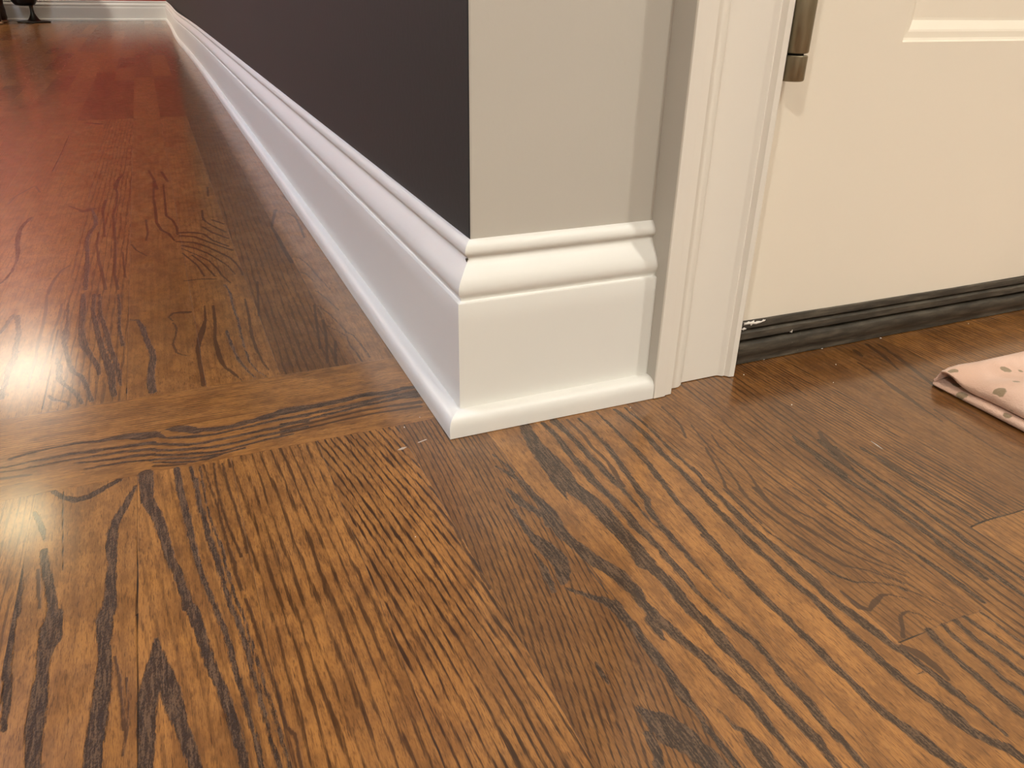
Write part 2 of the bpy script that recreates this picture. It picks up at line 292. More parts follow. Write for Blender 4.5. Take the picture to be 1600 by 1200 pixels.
# ------------------------------------------------------------------ oak floor
DATA = {"b":[[-1965,329,45,-1961,24,38,-1903,-207,31,-1874,-413,28,-1850,-616,24,-1816,-766,23,-1797,-903,23,-1777,-1064,28],[-1767,-1058,27,-1752,-1123,30,-1726,-1320,24,-1701,-1502,23,-1665,-1677,22,-1646,-1797,22,-1632,-1924,21,-1619,-2050,19,-1615,-2134,16],[-1780,320,19,-1774,97,22,-1754,-130,21,-1742,-312,20,-1730,-496,16,-1718,-646,16,-1701,-801,15,-1689,-905,12],[-1686,-906,14,-1662,-1061,14,-1643,-1168,14,-1620,-1299,12,-1605,-1457,15,-1595,-1611,13,-1581,-1742,11,-1572,-1864,10,-1558,-2009,10,-1551,-2161,11],[-1668,148,9,-1668,-164,11,-1650,-323,13,-1641,-507,16,-1615,-700,16,-1602,-875,12,-1589,-1019,12,-1580,-1124,10],[-1695,302,11,-1677,59,11,-1669,-233,10],[-1580,-1124,11,-1562,-1200,12,-1548,-1329,12,-1536,-1468,12,-1527,-1639,10,-1513,-1755,10,-1508,-1890,9,-1501,-1998,8,-1490,-2103,10,-1482,-2189,11],[-1640,297,5,-1630,-137,5,-1615,-337,6,-1599,-499,6,-1577,-656,8,-1572,-831,8,-1555,-1001,7,-1550,-1106,7],[-1550,-1106,7,-1527,-1215,6,-1518,-1359,6,-1504,-1498,8,-1491,-1646,6,-1481,-1768,6,-1467,-1907,7,-1462,-1980,8,-1451,-2086,7,-1439,-2207,9],[-2493,325,15,-2429,227,19,-2356,176,28,-2286,184,27,-2217,244,24,-2123,314,19],[-2029,200,10,-2062,79,19,-2096,-34,23,-2129,-130,26,-2147,-253,28,-2151,-363,30,-2145,-497,24,-2145,-633,25,-2145,-762,25,-2150,-892,34,-2160,-966,37],[-2166,-954,38,-2165,-1077,37,-2163,-1168,25,-2157,-1257,30,-2157,-1340,36,-2162,-1442,35,-2166,-1546,40,-2173,-1631,39,-2180,-1711,38,-2184,-1790,37,-2184,-1905,33],[-2663,292,17,-2625,151,17,-2598,-7,9],[-2580,132,9,-2551,40,15,-2513,-93,15,-2497,-199,6],[-2493,-285,19,-2480,-407,21,-2457,-528,23,-2436,-643,25,-2419,-753,25,-2404,-867,26],[-2396,-860,37,-2406,-951,50,-2404,-1042,52,-2419,-1124,34,-2419,-1249,27,-2418,-1367,34,-2418,-1479,36,-2418,-1586,37,-2411,-1690,30,-2401,-1815,30],[-2638,-191,19,-2630,-346,40,-2617,-517,45,-2610,-655,47,-2606,-784,52],[-2613,-772,48,-2605,-888,38,-2590,-1010,32,-2575,-1144,23,-2557,-1248,18,-2545,-1390,15,-2542,-1535,15],[-1933,-1226,9,-1941,-1345,26,-1949,-1466,45,-1972,-1566,44,-1978,-1668,39,-1981,-1766,35,-1982,-1867,35,-1991,-1985,29],[-1933,-1226,8,-1925,-1352,26,-1899,-1462,32,-1882,-1588,42,-1864,-1700,38,-1847,-1786,29,-1826,-1885,27,-1811,-1971,25,-1796,-2065,24],[571,-19,42,557,-73,45,526,-305,55,531,-500,76,527,-665,79,523,-821,64,571,-991,54,585,-1139,57,583,-1274,53,592,-1408,48,590,-1532,52,579,-1646,55],[470,-706,36,459,-857,18,445,-940,4],[574,-1537,36,581,-1635,34,601,-1735,37,608,-1837,35,604,-1952,38,600,-2062,33,618,-2147,32,618,-2232,39,614,-2330,35,620,-2411,24,630,-2475,27,630,-2549,27,635,-2607,21],[627,-2507,22,634,-2598,27,635,-2684,29,637,-2767,26,642,-2834,25,647,-2899,28,642,-2958,18,637,-3021,20,632,-3070,15],[708,-24,17,716,-116,19,721,-252,22,703,-429,25,701,-567,24,705,-670,32,695,-796,31,700,-923,26,713,-1032,22,710,-1133,29,713,-1218,30,698,-1334,32,715,-1420,26,719,-1510,20,723,-1598,17,720,-1668,20],[717,-1607,24,715,-1701,20,720,-1794,23,712,-1890,13,710,-1975,12,720,-2051,15,723,-2112,15,732,-2185,14,741,-2245,19,756,-2307,21,764,-2365,20,761,-2426,18],[763,-2337,15,761,-2435,15,758,-2494,18,750,-2557,23,748,-2613,22,751,-2670,21,754,-2733,24,747,-2805,25,740,-2867,21,743,-2918,23,746,-2967,18,743,-3013,15,741,-3065,15,734,-3113,15],[799,-29,34,812,-193,21,815,-327,21,818,-456,25,813,-578,24,823,-667,24,818,-781,24,820,-877,23,822,-956,19,824,-1032,15,819,-1133,11,814,-1231,9,810,-1326,7,819,-1396,8,827,-1452,7],[984,-61,10,993,-206,13,992,-360,15,992,-489,19,975,-608,21,959,-721,23,944,-831,23,929,-937,20,914,-1039,24,908,-1125,24,865,-1223,20,852,-1315,19,847,-1407,16,842,-1483,22,837,-1557,17,838,-1620,17,828,-1723,14],[832,-1629,13,834,-1726,12,830,-1817,10,832,-1896,7,828,-1981,5,837,-2057,4],[1156,-24,9,1154,-87,9,1160,-212,11,1156,-348,13,1153,-461,15,1150,-570,19,1147,-676,21,1136,-792,21,1117,-900,21,1107,-1008,22,1089,-1124,20,1072,-1235,19,1070,-1334,19,1062,-1427,20,1053,-1517,22,1045,-1591,21,1044,-1666,21],[1031,-1560,21,1030,-1660,21,1029,-1757,24,1015,-1857,24,1014,-1947,23,1013,-2045,26,1013,-2129,25,1012,-2210,21,1024,-2274,18,1017,-2339,19,1017,-2395,18,1022,-2444,17],[1018,-2282,18,1017,-2367,21,1022,-2444,26,1021,-2524,24,1015,-2607,23,1020,-2684,22,1019,-2757,22,1018,-2827,21,1023,-2889,22,1038,-2954,23,1053,-3018,30,1067,-3079,35,1076,-3137,30,1090,-3189,24,1106,-3251,23,1117,-3290,21],[1302,-39,13,1309,-85,15,1322,-194,19,1325,-317,20,1328,-435,22,1312,-561,22,1298,-683,23,1292,-803,20,1295,-905,20,1289,-1017,20,1276,-1122,24,1270,-1226,23,1265,-1327,23,1247,-1391,20],[1262,-1238,19,1257,-1338,19,1252,-1435,22,1248,-1529,22,1243,-1632,22,1238,-1732,28,1234,-1816,20,1244,-1892,20,1239,-1982,23,1242,-2062,22,1244,-2139,19,1254,-2206,19,1249,-2287,25,1245,-2364,25,1241,-2430,24,1243,-2497,23,1247,-2535,23],[1232,-2359,17,1241,-2430,21,1237,-2504,21,1245,-2562,26,1247,-2634,26,1249,-2703,22,1256,-2765,25,1258,-2831,21,1266,-2882,22,1279,-2934,21,1292,-2985,23,1305,-3035,27,1307,-3072,28],[1287,-2969,26,1286,-3057,30,1304,-3126,25,1333,-3191,22,1379,-3254,27,1389,-3316,26,1408,-3359,20],[1396,-33,8,1391,-117,9,1401,-246,11,1401,-387,11,1393,-519,13,1386,-627,15,1377,-767,15,1379,-871,14,1381,-972,16,1373,-1083,16,1366,-1189,14,1363,-1233,16],[1357,-1092,17,1360,-1171,19,1352,-1289,19,1345,-1402,23,1338,-1497,26,1333,-1590,25,1334,-1682,24,1343,-1762,24,1344,-1849,27,1345,-1933,27,1346,-2014,26,1347,-2093,26,1341,-2178,26,1341,-2263,28,1348,-2337,26,1362,-2403,29,1369,-2473,26,1376,-2533,26,1377,-2589,24],[1355,-2409,22,1368,-2482,26,1374,-2560,26,1380,-2626,21,1399,-2687,19,1404,-2758,19,1415,-2822,19,1420,-2889,19,1426,-2947,18,1433,-2982,15],[1349,-2806,5,1412,-2814,2],[1411,-2893,23,1421,-2974,14,1431,-3052,11,1429,-3123,9,1432,-3202,6],[208,-285,7,238,-417,11,251,-539,13],[170,-424,8,212,-523,12,245,-616,17,264,-717,22,268,-825,22,280,-932,32,285,-1032,41,269,-1135,41,261,-1236,38,278,-1319,33,301,-1402,39,315,-1468,39],[289,-1410,32,300,-1450,36,329,-1533,45,360,-1592,45,388,-1671,49,396,-1751,42,410,-1821,38,394,-1898,29,401,-1961,30,404,-2041,36,423,-2106,32,430,-2165,30,442,-2224,28,459,-2285,27,477,-2344,29,478,-2413,27,485,-2473,26,495,-2526,27,507,-2585,30,513,-2649,28],[374,-2029,34,369,-2084,28,356,-2162,9],[505,-2569,23,513,-2641,26,509,-2707,24,505,-2763,21,506,-2813,18,509,-2842,15],[513,-2641,13,515,-2665,13,511,-2722,16,507,-2778,16,504,-2840,13,501,-2899,15,506,-2948,14,509,-3013,14],[138,-698,10,154,-764,21,159,-854,30,189,-923,25,218,-991,21,232,-1052,17,228,-1132,22],[90,-912,11,86,-1021,14,84,-1100,17,91,-1193,26,110,-1276,45,128,-1357,52,141,-1445,54,123,-1530,42,95,-1585,31,74,-1620,14],[76,-1654,5,103,-1691,11,142,-1733,14,178,-1779,18,223,-1823,25,250,-1869,40,252,-1930,32,262,-2002,26,262,-2077,24,256,-2157,26,261,-2230,28,261,-2298,25,264,-2358,22,258,-2420,25,262,-2477,26],[258,-2420,26,247,-2478,27,254,-2528,20,259,-2589,10,262,-2642,5],[26,-2464,9,43,-2522,32,73,-2578,59,95,-2644,72,123,-2689,67,138,-2743,52,157,-2797,55,167,-2872,57],[-7,-2601,16,-11,-2648,24,-24,-2709,21,-65,-2782,23],[347,-2611,3,360,-2667,7,363,-2726,9,385,-2749,13,387,-2799,30,389,-2847,38,386,-2892,39,378,-2965,38],[257,-2544,4,248,-2614,7,245,-2684,15,250,-2742,15,252,-2810,17,254,-2876,15],[38,-1345,5,40,-1393,10,30,-1481,20,18,-1554,20,6,-1657,13],[-25,-2164,4,-27,-2206,10,-29,-2254,13,-34,-2304,7],[1428,-1214,8,1431,-1276,10,1422,-1390,6,1409,-1553,4,1407,-1672,6,1421,-1768,7,1429,-1846,8,1450,-1928,10,1471,-2007,12,1483,-2093,11,1518,-2152,9,1553,-2210,5,1622,-2233,4,1669,-2268,3,1726,-2302,4,1769,-2374,4],[1633,-2621,18,1613,-2688,21,1606,-2734,17,1597,-2797,16,1599,-2872,19,1595,-2942,19,1592,-3010,18,1594,-3079,21,1593,-3127,20,1602,-3187,19],[1730,-2625,14,1716,-2690,14,1713,-2749,13,1708,-2814,13,1713,-2864,12,1711,-2918,13,1700,-2977,15,1711,-3025,14,1712,-3094,15],[1815,-2628,14,1806,-2696,14,1801,-2755,16,1804,-2815,18,1814,-2867,18,1817,-2925,15,1818,-3016,18],[1884,-2624,13,1890,-2700,13,1898,-2765,12,1904,-2836,12,1914,-2946,12],[1991,-2636,7,1996,-2712,7,1991,-2793,8,1998,-2885,8],[2308,-861,11,2289,-948,22,2285,-1057,21,2288,-1164,21,2284,-1266,29,2284,-1382,20],[2278,-1151,31,2267,-1259,36,2263,-1357,30,2253,-1481,19,2273,-1613,13,2276,-1776,16,2274,-1915,16,2277,-2062,18,2265,-2196,21,2261,-2327,20,2248,-2459,15],[2443,-972,17,2395,-1172,14,2379,-1354,15,2363,-1525,15,2352,-1704,14,2348,-1847,14,2339,-2008,16,2336,-2137,16,2330,-2271,17,2334,-2392,17,2323,-2556,16,2317,-2649,14],[2482,-1080,14,2467,-1287,15,2464,-1470,17,2462,-1643,17,2459,-1806,16,2453,-1945,16,2444,-2090,20,2435,-2228,20,2437,-2351,17,2439,-2469,14,2440,-2559,14],[1997,-1456,10,1997,-1591,10,1992,-1746,11,2006,-1874,14,2044,-1994,16,2057,-2112,14,2067,-2237,16,2077,-2356,17,2077,-2477,17,2073,-2581,16],[2648,-1164,15,2658,-1294,15,2650,-1445,15,2648,-1575,15,2646,-1639,20,2652,-1734,20,2658,-1827,15,2678,-1923,14,2670,-2074,12],[-1911,834,37,-1870,802,22,-1837,758,13,-1754,733,19,-1637,702,19,-1553,685,15,-1482,688,15,-1380,696,11,-1277,703,15,-1163,724,15,-1049,729,20,-865,725,20],[-1826,880,12,-1770,866,38,-1700,838,48,-1632,779,36,-1576,773,27,-1491,755,31,-1404,753,27,-1306,772,34,-1230,784,27,-1152,804,38,-1034,826,39,-939,841,41,-846,831,34],[-1913,704,17,-1812,657,17,-1711,609,18,-1609,591,18,-1531,599,16,-1433,598,16,-1324,610,16,-1214,614,17,-1103,618,19,-987,638,19,-882,630,17],[-1914,616,15,-1781,563,17,-1647,532,18,-1538,511,16,-1441,510,16,-1333,520,16,-1223,539,16,-1076,544,16,-895,553,15],[-1916,551,15,-1784,499,15,-1651,468,15,-1544,439,14,-1433,440,14,-1304,463,13,-1158,482,13,-1011,486,13],[-1916,495,12,-1786,450,13,-1654,411,12,-1547,397,13,-1450,403,10,-1344,419,10],[-1917,453,10,-1788,401,12,-1670,368,12,-1576,366,10,-1493,390,8],[-2786,847,15,-2696,875,15,-2603,889,11,-2501,900,11,-2423,907,19,-2371,901,15,-2277,879,15,-2177,885,27,-2075,876,38,-1987,841,53,-1911,834,47],[-2834,743,11,-2756,746,9,-2666,758,11,-2560,757,15,-2453,765,18,-2376,763,15,-2285,748,26,-2207,747,15,-2108,737,19,-2021,732,22,-1913,719,21],[-2827,686,8,-2706,678,8,-2585,684,9,-2461,690,11,-2372,683,11,-2295,681,13,-2205,673,14,-2074,664,16,-1914,630,18],[-2395,636,8,-2267,606,12,-2138,590,13,-2040,586,16,-1915,558,15],[-2326,527,8,-2201,531,11,-2073,522,12,-1917,488,12],[-1032,843,41,-939,841,50,-837,837,37,-716,843,33,-593,850,33,-464,873,29,-354,878,35,-216,852,26,-80,877,30,-12,870,23],[-1049,729,17,-894,736,18,-775,742,20,-655,747,20,-491,755,24,-354,775,24,-189,794,21,-30,780,35],[-1060,651,15,-869,658,17,-708,681,17,-570,696,17,-450,721,20,-337,713,16,-163,737,21,-22,719,30],[-3084,3668,19,-3104,3535,19,-3127,3301,18,-3156,3133,14],[-3053,3628,26,-3016,3365,21,-2983,3143,21,-2981,2893,21,-2959,2628,24,-2976,2371,24,-2967,2161,19,-2965,1965,19,-2960,1814,18],[-2636,3824,9,-2608,3318,11,-2610,3026,26,-2603,2797,20,-2561,2519,15,-2531,2306,18,-2488,2119,19,-2430,2034,18,-2391,1877,17,-2360,1691,17,-2331,1531,17],[-2636,2458,11,-2599,2268,23,-2591,2056,22,-2543,1897,15,-2484,1796,17,-2432,1662,16,-2396,1520,13],[-2633,1741,12,-2598,1654,18,-2545,1615,9,-2492,1576,15,-2476,1489,8],[-2515,4032,19,-2491,3559,28,-2487,3136,22,-2462,2817,33,-2427,2608,30,-2367,2376,21,-2320,2203,22,-2297,2003,15],[-2416,3995,15,-2407,3527,18,-2362,3088,21,-2313,2685,24,-2279,2434,23,-2240,2194,30,-2210,1969,30,-2198,1762,26,-2178,1563,21],[-2367,3976,14,-2336,3355,18,-2269,2921,21,-2232,2533,24,-2185,2238,19,-2156,2011,15,-2136,1738,11],[-2189,3909,12,-2172,3438,14,-2169,3015,11,-2132,2542,16],[-2080,3145,4,-2015,3120,15,-1974,2932,23,-1952,2712,23,-1930,2523,22,-1901,2339,25,-1889,2169,26,-1906,2016,26,-1916,1830,29,-1918,1685,31,-1906,1523,30],[-1267,2566,12,-1262,2356,12,-1247,2087,11,-1229,1873,11,-1191,1661,8,-1142,1492,6],[-1172,3841,11,-1141,3554,11,-1154,3133,11,-1144,2788,9,-1158,2407,9,-1158,2096,8,-1149,1822,8,-1118,1633,6,-1061,1479,6],[-3296,7398,24,-3346,7119,23,-3366,6796,22,-3352,6479,31,-3325,6132,25,-3283,5836,24,-3251,5411,12,-3259,5031,12,-3292,4781,12,-3321,4666,12],[-2584,7620,14,-2528,7125,23,-2503,6769,23,-2555,6413,23,-2575,6026,21,-2546,5528,20,-2529,5145,24,-2515,4654,23,-2501,4175,22]],"f":[[-1615,304,5,-1596,26,5,-1568,-204,5,-1558,-438,6,-1540,-695,6,-1529,-792,9,-1527,-905,6,-1516,-1028,7],[-1502,-1106,7,-1488,-1231,7,-1480,-1347,6,-1465,-1514,5,-1456,-1619,5,-1442,-1769,8,-1438,-1891,5,-1429,-1980,3,-1405,-2031,7,-1405,-2125,5,-1406,-2221,5],[-1552,295,5,-1558,11,4,-1543,-257,5,-1526,-477,5,-1500,-639,5,-1487,-751,6],[-1501,275,5,-1488,-62,6,-1469,-258,5,-1462,-477,5,-1452,-584,8,-1454,-729,5],[-1458,308,5,-1455,207,8],[-2113,-1275,4,-2094,-1422,5,-2081,-1581,5,-2074,-1728,4],[-2064,-1434,3,-2055,-1592,4,-2061,-1733,5,-2072,-1862,4],[-2510,-451,5,-2491,-621,7,-2471,-781,4],[896,-47,9,907,-288,11,884,-446,9,893,-557,10,895,-662,10,880,-756,15,858,-861,12,845,-950,12],[-329,-716,6,-303,-970,5,-311,-1167,6,-306,-1356,6,-301,-1511,6],[1662,-137,7,1655,-305,7,1632,-438,7,1573,-590,7],[1618,-756,5,1580,-883,7,1523,-1045,7,1491,-1130,8,1452,-1208,8,1442,-1339,8,1441,-1440,6,1421,-1598,5],[1603,-994,5,1571,-1146,6,1536,-1257,7,1509,-1367,6,1505,-1495,7,1514,-1636,5],[1766,-628,5,1721,-778,5,1724,-974,5,1696,-1131,6,1644,-1300,10,1614,-1423,8,1607,-1550,7,1615,-1677,9],[1528,-1254,8,1512,-1338,8,1512,-1426,7,1511,-1511,9,1518,-1597,7,1525,-1680,5,1533,-1749,5,1547,-1819,10,1553,-1896,13,1567,-1963,12,1588,-2031,14,1603,-2084,8,1653,-2127,5,1697,-2168,4,1737,-2229,4,1792,-2318,3],[1622,-1276,12,1611,-1377,12,1601,-1462,11,1600,-1547,14,1621,-1625,13,1635,-1698,16,1649,-1770,16,1663,-1840,8,1676,-1909,8,1695,-1978,8,1728,-2052,6,1762,-2113,6,1812,-2203,5,1860,-2291,3],[1684,-1301,7,1696,-1397,7,1701,-1487,7,1710,-1591,8,1746,-1675,8,1745,-1782,12,1751,-1850,15,1758,-1904,13,1775,-1986,8,1796,-2080,7,1833,-2165,5,1886,-2267,3],[1777,-1338,5,1793,-1451,7,1811,-1546,7,1819,-1649,7,1827,-1748,7,1844,-1835,7,1851,-1929,6,1884,-2042,6,1924,-2143,4,1947,-2212,4],[1862,-1372,5,1888,-1518,5,1903,-1668,5,1917,-1812,5,1931,-1948,5,1962,-2062,4,1992,-2171,4],[1862,-588,5,1828,-839,5,1817,-1046,6,1805,-1255,6,1813,-1428,5,1807,-1573,5,1836,-1739,5],[1972,-471,5,1928,-768,5,1911,-997,6,1911,-1217,6,1919,-1426,5,1914,-1602,5],[1713,-450,5,1676,-630,5,1640,-801,5,1603,-994,5],[2868,-144,5,2842,-398,5],[1429,-2235,6,1429,-2299,11,1430,-2360,18,1462,-2399,9,1541,-2365,16,1611,-2341,8,1653,-2353,3,1721,-2417,3],[1468,-2608,6,1522,-2555,6,1556,-2511,6,1605,-2482,5,1648,-2484,3],[1474,-2610,7,1536,-2544,8,1582,-2489,6,1639,-2486,2,1680,-2519,3,1708,-2572,3],[1633,-2240,2,1723,-2288,2,1772,-2355,4,1805,-2426,4,1847,-2521,3],[1721,-2154,4,1768,-2246,4,1818,-2350,4,1851,-2456,3,1883,-2558,3],[1422,-2649,9,1455,-2720,26,1466,-2790,19,1456,-2885,9],[2521,-888,14,2469,-1020,23,2440,-1100,36,2425,-1201,22,2379,-1354,13],[2687,-1288,10,2683,-1458,9,2727,-1607,10,2749,-1788,10,2754,-1953,10,2726,-2083,9],[2837,-1294,8,2843,-1505,8,2861,-1693,8,2879,-1871,8,2871,-2058,8],[2972,-1347,8,2980,-1593,8,2981,-1788,8,2983,-2016,8],[3697,-75,8,3652,-374,16,3605,-578,26,3577,-731,20,3534,-916,10,3512,-1098,7],[4066,188,18,4013,-57,20,3912,-320,8],[4166,149,12,4120,-98,17,4046,-345,22,3958,-619,16,3921,-749,10],[4517,137,8,4469,-146,11,4468,-401,11,4470,-589,7],[4782,99,6,4725,-186,8,4598,-586,7],[5446,141,8,5386,-165,8,5334,-421,7],[3859,118,23,3830,14,17],[3609,-946,10,3572,-1204,7,3539,-1443,6,3523,-1655,5],[-1918,405,10,-1821,373,10,-1724,355,8],[-2817,604,13,-2698,595,10,-2643,586,7],[-1072,574,15,-880,596,14,-682,619,14,-477,642,14,-275,634,12,-38,613,25],[-1081,514,11,-853,536,11,-616,559,11,-375,567,10,-50,546,16],[-2848,4157,7,-2818,3683,14,-2809,3313,11,-2809,3076,11,-2810,2803,9,-2791,2473,10,-2799,2198,8,-2796,1937,8],[-2691,3814,9,-2686,3488,12,-2701,3218,9,-2711,3013,9,-2709,2717,11,-2712,2509,8,-2719,2271,8,-2720,2065,8],[-1710,2979,7,-1740,3091,6,-1703,3181,14,-1634,3181,26,-1557,3152,25],[-1711,2930,7,-1683,2797,8,-1698,2615,6,-1729,2424,8,-1706,2222,8,-1663,2153,7,-1604,2110,4],[-1409,3284,7,-1427,2896,11,-1469,2643,25,-1506,2449,21,-1534,2241,16,-1538,1933,13,-1534,1644,14,-1536,1500,18],[-1331,3255,9,-1347,2816,13,-1380,2401,10,-1377,2137,19,-1371,1928,18,-1347,1761,10,-1304,1658,12,-1253,1498,6],[-1023,3335,7,-1038,2876,11,-1067,2396,12,-1066,2060,10,-1048,1763,7,-1023,1596,7],[-844,3814,10,-905,3233,9,-952,2818,7],[-377,3358,3,-308,3302,7,-256,3017,6,-209,2694,6],[-375,2893,7,-315,2628,7,-280,2359,6,-258,2133,7,-216,2046,6,-196,1725,6,-192,1533,6],[-389,2351,6,-326,2183,5,-277,2046,6,-295,1850,6,-277,1670,6,-271,1482,7],[-406,2932,9,-462,2529,11,-522,2072,8,-553,1863,8],[-403,2507,11,-445,2157,11,-499,1842,8,-549,1550,8],[-395,1978,10,-450,1716,10,-482,1524,8],[-1541,6002,31,-1378,5966,29,-1248,5851,15,-1160,5512,12,-1008,5205,15],[-1508,5856,26,-1356,5756,20,-1228,5494,15,-1093,5236,15,-980,5033,15],[-1562,5615,26,-1381,5507,21,-1253,5294,14,-1116,4964,12,-1030,4741,11],[-1516,5431,18,-1384,5261,16,-1261,5018,12,-1158,4713,10,-1086,4468,7,-1036,4138,6],[-1214,6555,11,-1129,6228,12,-984,5847,14],[-1247,6222,11,-1153,5907,13,-978,5532,15],[-1108,6517,17,-963,6217,17],[-1030,4741,9,-983,4466,9,-965,4248,10,-963,4077,10],[-1532,5315,8,-1379,4984,8,-1262,4715,9,-1203,4406,9,-1167,4119,9,-1111,3871,8],[-1530,5116,9,-1401,4620,9,-1349,4187,9],[-1431,5003,9,-1322,4591,9,-1244,4148,9],[-1186,7072,12,-1207,6655,12,-1185,6444,11],[-1019,8477,14,-1050,7840,13],[-1907,6802,12,-1891,6128,11,-1916,5786,11],[-2076,5677,10,-2023,5415,9,-1912,5141,8],[-1774,9153,14,-1794,7977,13,-1781,7228,18,-1781,6608,17,-1732,6208,15,-1648,5996,15,-1593,5669,10],[-1640,8896,10,-1647,7630,13,-1655,6917,15,-1581,6635,14,-1547,6282,11,-1550,5915,8],[-1556,4101,13,-1383,4101,13,-1242,4049,12],[-3449,9379,14,-3553,9023,14,-3634,8739,13,-3665,8280,12],[-3436,9375,12,-3327,8881,12],[-2584,7620,57,-2674,7517,55,-2738,7620,18,-2885,7893,18],[-2429,8079,19,-2447,7463,18,-2418,6934,11,-2382,6128,11],[-2337,9066,13,-2279,8455,13,-2283,7681,12,-2309,7202,12,-2284,6547,17,-2259,5868,13,-2247,5078,15,-2236,4551,12,-2195,4060,13],[-2167,5389,8,-2151,4862,9,-2127,4411,9],[-2697,5064,10,-2772,4918,10,-2815,4635,14,-2838,4362,14,-2839,4154,13],[-2456,6377,11,-2453,5732,10,-2411,5138,14,-2355,4595,14,-2312,4104,13],[-253,6742,13,-181,6607,10,-102,6526,10,-45,6241,12,-64,5750,12,-100,5257,11],[-240,6738,20,-361,6150,16,-411,5874,15,-404,5501,17,-408,5153,22,-411,4825,18,-400,4472,20,-402,4324,20],[-368,4535,4,-291,4469,7,-246,4230,7,-218,3800,7,-173,3302,7],[-391,4000,5,-324,3907,8,-277,3592,7],[-299,7705,5,-130,7710,4,-23,7483,9,-2,7171,9],[-2043,19031,145,-1829,18843,192,-1612,19042,142],[-1983,18022,87,-1752,17604,85],[-2183,22277,25,-2044,20982,33,-2043,19031,38],[-1874,21872,24,-1619,20572,30],[-2226,9847,20,-2293,9377,28,-2317,8747,27],[-1839,10028,14,-1772,9296,18,-1730,8544,17],[-1645,9858,19,-1571,9036,18]],"g":[[-2675,3115,3,-2680,2826,4,-2668,2359,5,-2660,1884,5,-2661,1518,4],[-2020,-354,2,-2017,-548,3,-2013,-653,3,-2015,-793,4,-2019,-895,5,-2020,-1023,5],[-2017,-1015,5,-2019,-1200,3,-2016,-1406,2,-2014,-1534,2,-2015,-1752,3,-2018,-1973,2],[-2438,303,3,-2426,70,3,-2407,-198,3,-2385,-513,2],[-2782,322,4,-2612,326,4,-2508,339,2],[-2577,-1208,2,-2568,-1344,3,-2565,-1426,3],[1425,-2628,4,1544,-2624,3,1693,-2619,2,1810,-2619,3,1999,-2622,2],[2576,-2099,5,2719,-2087,5,2868,-2095,5,2986,-2099,4,3073,-2100,3],[-2695,19738,129,-2416,19661,143,-2136,19451,106],[-3045,15601,43,-2732,15359,50],[-3268,13967,7,-3268,12003,8,-3287,10410,9],[-2092,1662,5,-2091,1566,5],[1410,-103,3,1415,-312,2,1429,-626,2,1434,-1138,2],[260,-1540,2,264,-1665,2,261,-1782,2]]}
def pick(k):
    out = []
    for P in DATA[k]:
        a = np.array(P, float).reshape(-1, 3); a[:, :3] *= .1      # -> mm
        out.append(a)
    return out
ST = {k: pick(k) for k in 'bfg'}
def sdf(px, py, polys, R=9.0):
    """signed distance in mm of points (metres) to thick polylines"""
    X = px*1000; Y = py*1000
    D = np.full(X.shape, R)
    if not len(X): return D
    bx0, bx1, by0, by1 = X.min(), X.max(), Y.min(), Y.max()
    for a in polys:
        if a[:, 0].max() < bx0-R or a[:, 0].min() > bx1+R or a[:, 1].max() < by0-R or a[:, 1].min() > by1+R: continue
        for (x0, y0, w0), (x1, y1, w1) in zip(a[:-1], a[1:]):
            mg = R + max(w0, w1)
            idx = np.nonzero((X > min(x0, x1)-mg) & (X < max(x0, x1)+mg) & (Y > min(y0, y1)-mg) & (Y < max(y0, y1)+mg))[0]
            if not len(idx): continue
            dx, dy = x1-x0, y1-y0; q = dx*dx+dy*dy+1e-9
            tt = np.clip(((X[idx]-x0)*dx+(Y[idx]-y0)*dy)/q, 0, 1)
            dd = np.hypot(X[idx]-x0-tt*dx, Y[idx]-y0-tt*dy) - (w0+(w1-w0)*tt)
            D[idx] = np.minimum(D[idx], dd)
    return D

